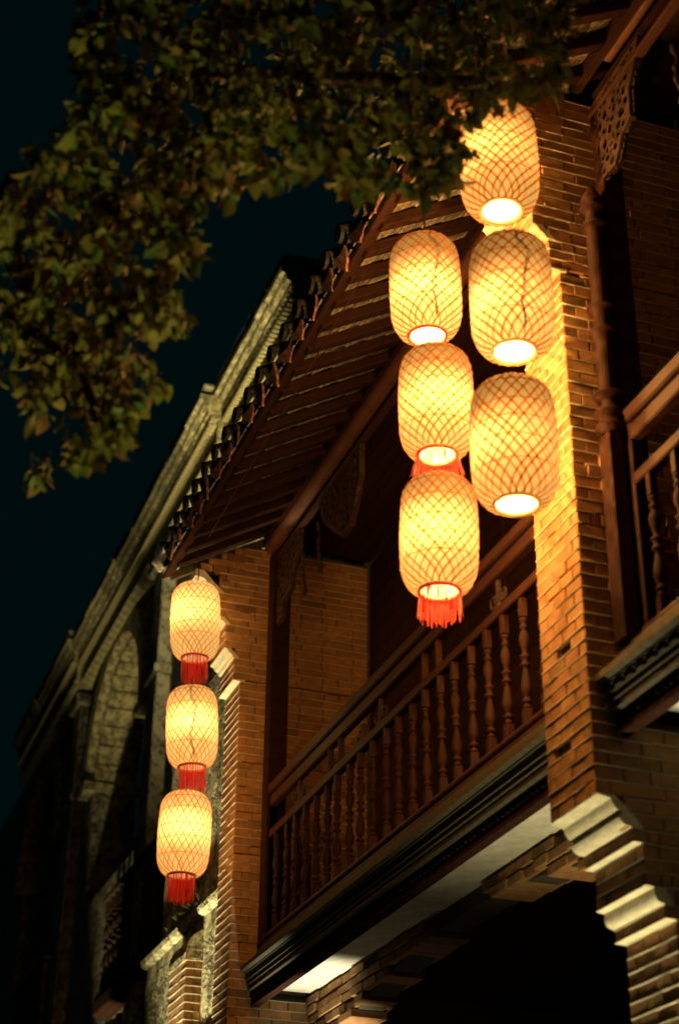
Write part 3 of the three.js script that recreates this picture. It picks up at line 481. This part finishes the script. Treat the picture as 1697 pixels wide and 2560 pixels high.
// ---------------------------------------------------------------- the ornate far building
{
  const t = thing('ornate_building', 'ornate old building with dentilled cornice and arched loggia at the far left', 'building');
  const s = new THREE.Shape([[-23, 0], [-9.3, 0], [-9.3, 8.8], [-23, 8.8]].map(([x, y]) => new THREE.Vector2(x, y)));
  const arches = [[-14.75, 7.3, 1.08, 6.0], [-18.65, 7.3, 1.08, 6.0], [-12.0, 7.3, 0.9, 6.0]].slice(0, 2);
  for (const [cx, cy, r, y0] of arches) { const h = new THREE.Path(); h.moveTo(cx - r, y0); h.lineTo(cx - r, cy); h.absarc(cx, cy, r, Math.PI, 0, true); h.lineTo(cx + r, y0); h.closePath(); s.holes.push(h); }
  part('wall', new THREE.ExtrudeGeometry(s, { depth: 0.45, bevelEnabled: false, curveSegments: 24 }).translate(0, 0, -0.95), M.facade, t);
  part('inner_wall', bx(-23, -9.3, 4, 8.8, -2.4, -2.3), M.facade, t);
  for (const [cx, cy, r, y0] of arches) {
    const ringShape = new THREE.Shape(); ringShape.absarc(cx, cy, r + 0.24, 0, Math.PI, false); ringShape.absarc(cx, cy, r + 0.02, Math.PI, 0, true);
    part('archivolt', new THREE.ExtrudeGeometry(ringShape, { depth: 0.07, bevelEnabled: true, bevelSize: 0.015, bevelThickness: 0.015, bevelSegments: 2, curveSegments: 28 }).translate(0, 0, -0.5), M.cornice, t);
    const n = 17, stones = []; for (let i = 0; i < n; i++) { const a0 = Math.PI * i / n + 0.008, a1 = Math.PI * (i + 1) / n - 0.008, q = new THREE.Shape(); q.absarc(cx, cy, r + 0.0, a0, a1, false); q.absarc(cx, cy, r - 0.035, a1, a0, true); part('arch_stone', new THREE.ExtrudeGeometry(q, { depth: 0.43 + rr(-0.015, 0.01), bevelEnabled: false, curveSegments: 3 }).translate(0, 0, -0.94), M.cornice, t); }
    for (const q of [-1, 1]) part('impost', bx(-0.165, 0.165, cy - 0.1, cy, -0.96, -0.4), M.cornice, t).position.x = cx + q * (r + 0.115);
    for (const q of [-1, 1]) part('jamb', bx(-0.019, 0.019, y0, cy - 0.1, -0.94, -0.505), M.stuccoDark, t).position.x = cx + q * (r - 0.016);
  }
  for (const x of [-16.45, -12.95]) part('pilaster', [bx(x - 0.16, x + 0.16, 4.2, 8.3, -0.55, -0.38, 0.01), bx(x - 0.22, x + 0.22, 8.3, 8.42, -0.55, -0.33, 0.015), bx(x - 0.2, x + 0.2, 7.25, 7.33, -0.55, -0.35, 0.01)], M.stuccoDark, t);
  const prof = (z, y) => [[z - 0.4, y + 0.02], [z, y], [z, y - 0.045], [z - 0.03, y - 0.055], ...curve([z - 0.032, y - 0.06], [z - 0.035, y - 0.115], [z - 0.075, y - 0.12]), [z - 0.075, y - 0.165], [z - 0.1, y - 0.17], [z - 0.1, y - 0.23], [z - 0.4, y - 0.23]];
  const seg = (x0, x1, z, y, single) => {
    for (let x = x0; x < x1 - 0.01;) { let L = rr(0.22, 0.5); if (x + L > x1 - 0.15) L = x1 - x; const dy = rr(-0.012, 0.012), dzz = rr(-0.018, 0.012); part('cornice_stone', prismX(prof(z + dzz, y + dy), x, x + L - 0.006), M.corniceTones[Math.floor(rnd() * 3)], t); x += L; }
    part('cornice_core', bx(x0, x1, y - 0.23, y - 0.01, z - 0.42, z - 0.13, 0.004), M.cornice, t);
    const list = []; for (let x = x0 + 0.03; x < x1 - 0.03; x += 0.058) { const g = bx(-0.017, 0.017, y - 0.285, y - 0.232, z - 0.15, z - 0.085, 0.003); if (single) part('dentil', g, M.cornice, t).position.x = x; else list.push(g.translate(x, 0, 0)); }
    if (!single) part('dentils', list, M.cornice, t, 'stuff');
    part('frieze', [bx(x0, x1, y - 0.46, y - 0.231, z - 0.4, z - 0.148, 0.004), prismX([[z - 0.4, y - 0.46], [z - 0.135, y - 0.46], [z - 0.13, y - 0.49], [z - 0.16, y - 0.52], [z - 0.4, y - 0.52]], x0, x1)], M.cornice, t);
    for (let x = x0; x < x1 - 0.2; x += rr(0.5, 0.9)) part('coping_stone', bx(x, Math.min(x + rr(0.4, 0.8), x1), y + 0.06, y + 0.1 + rr(0, 0.03), z - 0.4, z - 0.02, 0.01), M.stuccoDark, t);
  };
  seg(-11.07, -9.27, -0.3, 9.03, true); seg(-16.2, -11.07, -0.21, 9.0, false); seg(-19.5, -16.2, -0.15, 9.0, false);
}
// far balconies with balusters
function farBalcony(label, x0, x1, z, yTop, h, mt) {
  const t = thing('far_balcony', label, 'balcony');
  part('handrail', bx(x0, x1, yTop - 0.05, yTop, z - 0.04, z + 0.04, 0.008), mt, t); part('sill', bx(x0, x1, yTop - h, yTop - h + 0.06, z - 0.06, z + 0.05, 0.008), mt, t); part('floor', bx(x0, x1, yTop - h - 0.12, yTop - h, -0.52, z + 0.06, 0.01), M.darkWood, t);
  const b = part('baluster', turnedGeo, mt, t); b.scale.set(1.2, (h - 0.11) / 0.56, 1.2); b.position.set(x0 + 0.08, yTop - h + 0.06, z); for (let x = x0 + 0.25; x < x1; x += 0.17) { const c = b.clone(); c.position.x = x; t.add(c); }
  return t;
}
farBalcony('shadowy balcony with balusters behind the lowest left lantern', -14.2, -10.95, -0.4, 5.68, 0.9, M.carved);
farBalcony('small far balcony with a lit handrail at the lower left edge', -18.3, -16.4, -0.3, 5.7, 0.75, M.carved);

// ---------------------------------------------------------------- street flood lamps and wall lamps (below the picture; their light shows on soffits, corbels and stucco)
function flood(label, pos, target, power, color, cone, soft = 0.8) {
  const t = thing('flood_lamp', label, 'lamp', pos); t.lookAt(...target);
  part('housing', new THREE.CylinderGeometry(0.075, 0.05, 0.12, 20, 1, true).rotateX(Math.PI / 2), M.metal, t); part('backplate', new THREE.CylinderGeometry(0.05, 0.05, 0.01, 20).rotateX(Math.PI / 2).translate(0, 0, -0.06), M.metal, t);
  part('lamp_glow', new THREE.CircleGeometry(0.06, 20).translate(0, 0, 0.03), M.floodGlow, t); part('bracket', bx(-0.012, 0.012, -0.16, -0.04, -0.03, 0.0, 0.002), M.metal, t);
  const L = new THREE.SpotLight(color, power, 0, cone, soft, 2); L.position.set(0, 0, 0.05); L.target.position.set(0, 0, 1); L.castShadow = true; L.shadow.radius = 3; t.add(L, L.target); return t;
}
flood('flood lamp low on the right brick pillar aimed up at the corbel', [-4.8, 1.6, -0.15], [-5.02, 3.5, -0.1], 11, FLOOD_LIGHT, 0.7);
flood('flood lamp below the right balcony aimed up at its soffit', [-3.9, 1.6, -0.3], [-4.27, 3.716, -0.27], 11, WHITE_LIGHT, 0.115, 0.6);
flood('flood lamp below the far end of the middle balcony soffit', [-8.05, 2.0, -0.3], [-8.4, 3.716, -0.33], 21, WHITE_LIGHT, 0.29, 1);
flood('flood lamp at the foot of the stucco wall', [-9.75, 1.3, 0.34], [-9.95, 4.4, -0.1], 125, FLOOD_LIGHT, 0.45, 1);
flood('small flood lamp behind the far end of the eaves aimed along the ornate cornice', [-9.33, 6.86, -0.4], [-12.2, 9.0, -0.42], 21, FLOOD_LIGHT, 1.0, 0.8);
flood('second street flood lamp aimed up at the arched loggia', [-13.2, 1.6, 0.15], [-15.1, 8.3, -0.75], 50, FLOOD_LIGHT, 0.24);
flood('added unseen flood lamp in the street aimed up into the tree leaves', [-3.5, 0.4, 1.5], [-4.15, 5.0, 2.0], 62, new THREE.Color().setRGB(1, 0.84, 0.22), 0.36, 1);  // added lamp out of view, put in to brighten the leaf undersides

// ---------------------------------------------------------------- the tree whose branches hang in from the upper left
{
  const t = thing('street_tree', 'leafy street tree with branches hanging in front of the lanterns from above', 'tree');
  const trunk = [V(-2.6, 0, 4.6), V(-2.65, 1.6, 4.55), V(-2.8, 3.2, 4.4), V(-2.95, 4.6, 4.2), V(-3.1, 5.8, 3.9)];
  const tg = new THREE.TubeGeometry(new THREE.CatmullRomCurve3(trunk), 20, 1, 9), tp = tg.attributes.position, tc = new THREE.CatmullRomCurve3(trunk);
  for (let i = 0; i <= 20; i++) { const c = tc.getPointAt(i / 20), r = 0.16 - 0.09 * i / 20; for (let j = 0; j <= 9; j++) { const k = i * 10 + j; tp.setXYZ(k, c.x + (tp.getX(k) - c.x) * r, c.y + (tp.getY(k) - c.y) * r, c.z + (tp.getZ(k) - c.z) * r); } } tg.computeVertexNormals();
  part('trunk', tg, M.bark, t);
  // outline of the hanging foliage as seen, in pixels of the 1568-wide photograph, and the depth at which it hangs
  const poly = [[1320, -60], [1315, 50], [1285, 110], [1295, 160], [1280, 210], [1225, 205], [1150, 212], [1088, 258], [1046, 300], [1056, 362], [1030, 415], [975, 450], [955, 440], [905, 415], [865, 450], [795, 432], [780, 380], [735, 350], [700, 405], [625, 410], [560, 425], [500, 470], [425, 505], [455, 535], [470, 555], [455, 600], [430, 625], [370, 620], [340, 660], [395, 690], [390, 720], [430, 745], [360, 770], [310, 745], [275, 770], [320, 830], [385, 870], [375, 905], [310, 930], [285, 985], [275, 1030], [205, 1068], [165, 1055], [140, 985], [70, 955], [60, 900], [-60, 860], [-60, 560], [20, 430], [120, 340], [200, 250], [180, 120], [190, -60]];
  const inside = (x, y) => { let c = false; for (let i = 0, j = poly.length - 1; i < poly.length; j = i++) if ((poly[i][1] > y) !== (poly[j][1] > y) && x < (poly[j][0] - poly[i][0]) * (y - poly[i][1]) / (poly[j][1] - poly[i][1]) + poly[i][0]) c = !c; return c; };
  const edge = (x, y) => { let m = 1e9; for (let i = 0, j = poly.length - 1; i < poly.length; j = i++) { const [ax, ay] = poly[j], [bX, bY] = poly[i], k = Math.max(0, Math.min(1, ((x - ax) * (bX - ax) + (y - ay) * (bY - ay)) / ((bX - ax) ** 2 + (bY - ay) ** 2))); m = Math.min(m, Math.hypot(x - ax - k * (bX - ax), y - ay - k * (bY - ay))); } return m; };
  const leafShape = (bend, wob) => {   // ovate leaf along -y with a drawn-out tip, folded at the midrib
    const W = [0.0, 0.6, 0.98, 0.9, 0.62, 0.26, 0], Y = [0, 0.1, 0.32, 0.52, 0.72, 0.88, 1], tris = [], mid = Y.map((y, i) => V(wob * Math.sin(y * 3), -y, -bend * y * y)), L = mid.map((m, i) => m.clone().add(V(-0.33 * W[i], 0, 0.1 * W[i]))), R = mid.map((m, i) => m.clone().add(V(0.33 * W[i], 0, 0.1 * W[i])));
    for (let i = 0; i < 6; i++) { if (W[i]) tris.push([mid[i], mid[i + 1], L[i]], [mid[i], R[i], mid[i + 1]]); if (W[i + 1]) tris.push([L[i], mid[i + 1], L[i + 1]], [R[i], R[i + 1], mid[i + 1]]); }
    return fromTris(tris);
  };
  const shapes = [leafShape(0.1, 0.03), leafShape(0.25, -0.05), leafShape(0.4, 0.06), leafShape(-0.1, 0.0)];
  const leaves = [], twigs = [], clump = (x, y) => Math.sin(x * 0.021 + 1.3) * Math.cos(y * 0.026) + 0.6 * Math.sin(x * 0.05 - y * 0.043);
  const cluster = (px, py, near) => {
    const e = edge(px, py), depth = 4.45 + 0.5 * rnd() + (near ? 0 : Math.min(0.9, e / 160) * rnd() * 1.2) + (px > 800 ? 0.3 : 0) + (py < 200 ? 0.2 * rnd() : 0), p = at(px, py, depth), n = 3 + Math.floor(rnd() * 4);
    const hang = V(rr(-0.25, 0.25), -1, rr(-0.25, 0.25)).normalize(), stem = p.clone().addScaledVector(hang, -rr(0.03, 0.07));
    if (near || rnd() < 0.35) twigs.push(tube([stem, stem.clone().lerp(p, 0.5).add(V(rr(-0.006, 0.006), 0, rr(-0.006, 0.006))), p.clone().addScaledVector(hang, 0.01)], 0.0022, 4, 4).ni());
    for (let i = 0; i < n; i++) {
      const len = rr(0.03, 0.064) * (near ? 1.05 : 1), q = new THREE.Quaternion().setFromUnitVectors(V(0, -1, 0), hang.clone().add(V(rr(-0.9, 0.9), rr(-0.1, 0.6), rr(-0.9, 0.9))).normalize()).multiply(new THREE.Quaternion().setFromAxisAngle(V(0, 1, 0), rr(0, 6.28)));
      const m = new THREE.Matrix4().compose(p.clone().add(V(rr(-0.02, 0.02), rr(-0.02, 0.02), rr(-0.02, 0.02))), q, V(len * rr(0.85, 1.15), len, len));
      const u = rnd(), red = px < 560 && py > 380 ? 0.25 : 0.1; leaves.push({ m, shape: Math.floor(rnd() * 4), tone: u < red * 0.35 ? 5 : u < red ? 3 : Math.floor(rnd() * 3) + (rnd() < 0.25 ? 2 : 0), show: (near ? 10 : 0) + rnd() * 3 - e * 0.02 - depth });
    }
  };
  for (let k = 0, n = 0; k < 60000 && n < 2250; k++) { const x = rr(-60, 1330), y = rr(-60, 1075); if (!inside(x, y)) continue; const e = edge(x, y); if (clump(x, y) < -0.7 + 0.5 * rnd() && e > 14) continue; cluster(x, y, e < 22 && y > 150); n++; }
  for (const [x, y] of [[75, 1085], [95, 1100], [112, 1085], [100, 1070], [425, 735], [395, 745], [395, 680], [1275, 205], [1250, 195], [1050, 405], [1150, 236], [1062, 330], [1078, 350]]) cluster(x, y, true);
  leaves.sort((a, b) => b.show - a.show);
  const tones = [[0.085, 0.1, 0.018], [0.05, 0.085, 0.018], [0.1, 0.096, 0.018], [0.105, 0.076, 0.02], [0.04, 0.072, 0.02], [0.12, 0.055, 0.024]], rest = [];
  leaves.forEach((l, i) => {
    if (i < 295) { const o = part('leaf', shapes[l.shape], M.leaves[Math.min(5, l.tone)], t); o.applyMatrix4(l.m); } else { const g = shapes[l.shape].clone().applyMatrix4(l.m), c = new Float32Array(g.attributes.position.count * 3), k = rr(0.75, 1.2); for (let j = 0; j < c.length; j += 3) c.set(tones[Math.min(5, l.tone)].map((v) => v * k), j); g.setAttribute('color', new THREE.BufferAttribute(c, 3)); rest.push(g); }
  });
  part('foliage', rest, M.leafTint, t, 'stuff');
  part('twigs', twigs, M.bark, t, 'stuff');
  const top = tc.getPointAt(1), limb = (pts, r) => part('limb', tube(pts, r, 18, 6), M.bark, t);
  limb([top, V(-3.4, 6.4, 3.2), at(420, 120, 4.9), at(800, 180, 5.1), at(1120, 190, 5.3)], 0.024); limb([tc.getPointAt(0.9), at(-200, 560, 4.6), at(40, 740, 4.8), at(180, 850, 4.8), at(230, 980, 4.7)], 0.016);
  limb([top, V(-3.5, 6.5, 3.1), at(500, 300, 4.8), at(430, 520, 4.8), at(385, 660, 4.7)], 0.012); limb([at(640, 150, 5.0), at(900, 310, 5.1), at(1010, 400, 5.05)], 0.010);
}
renderer.render(scene, camera);
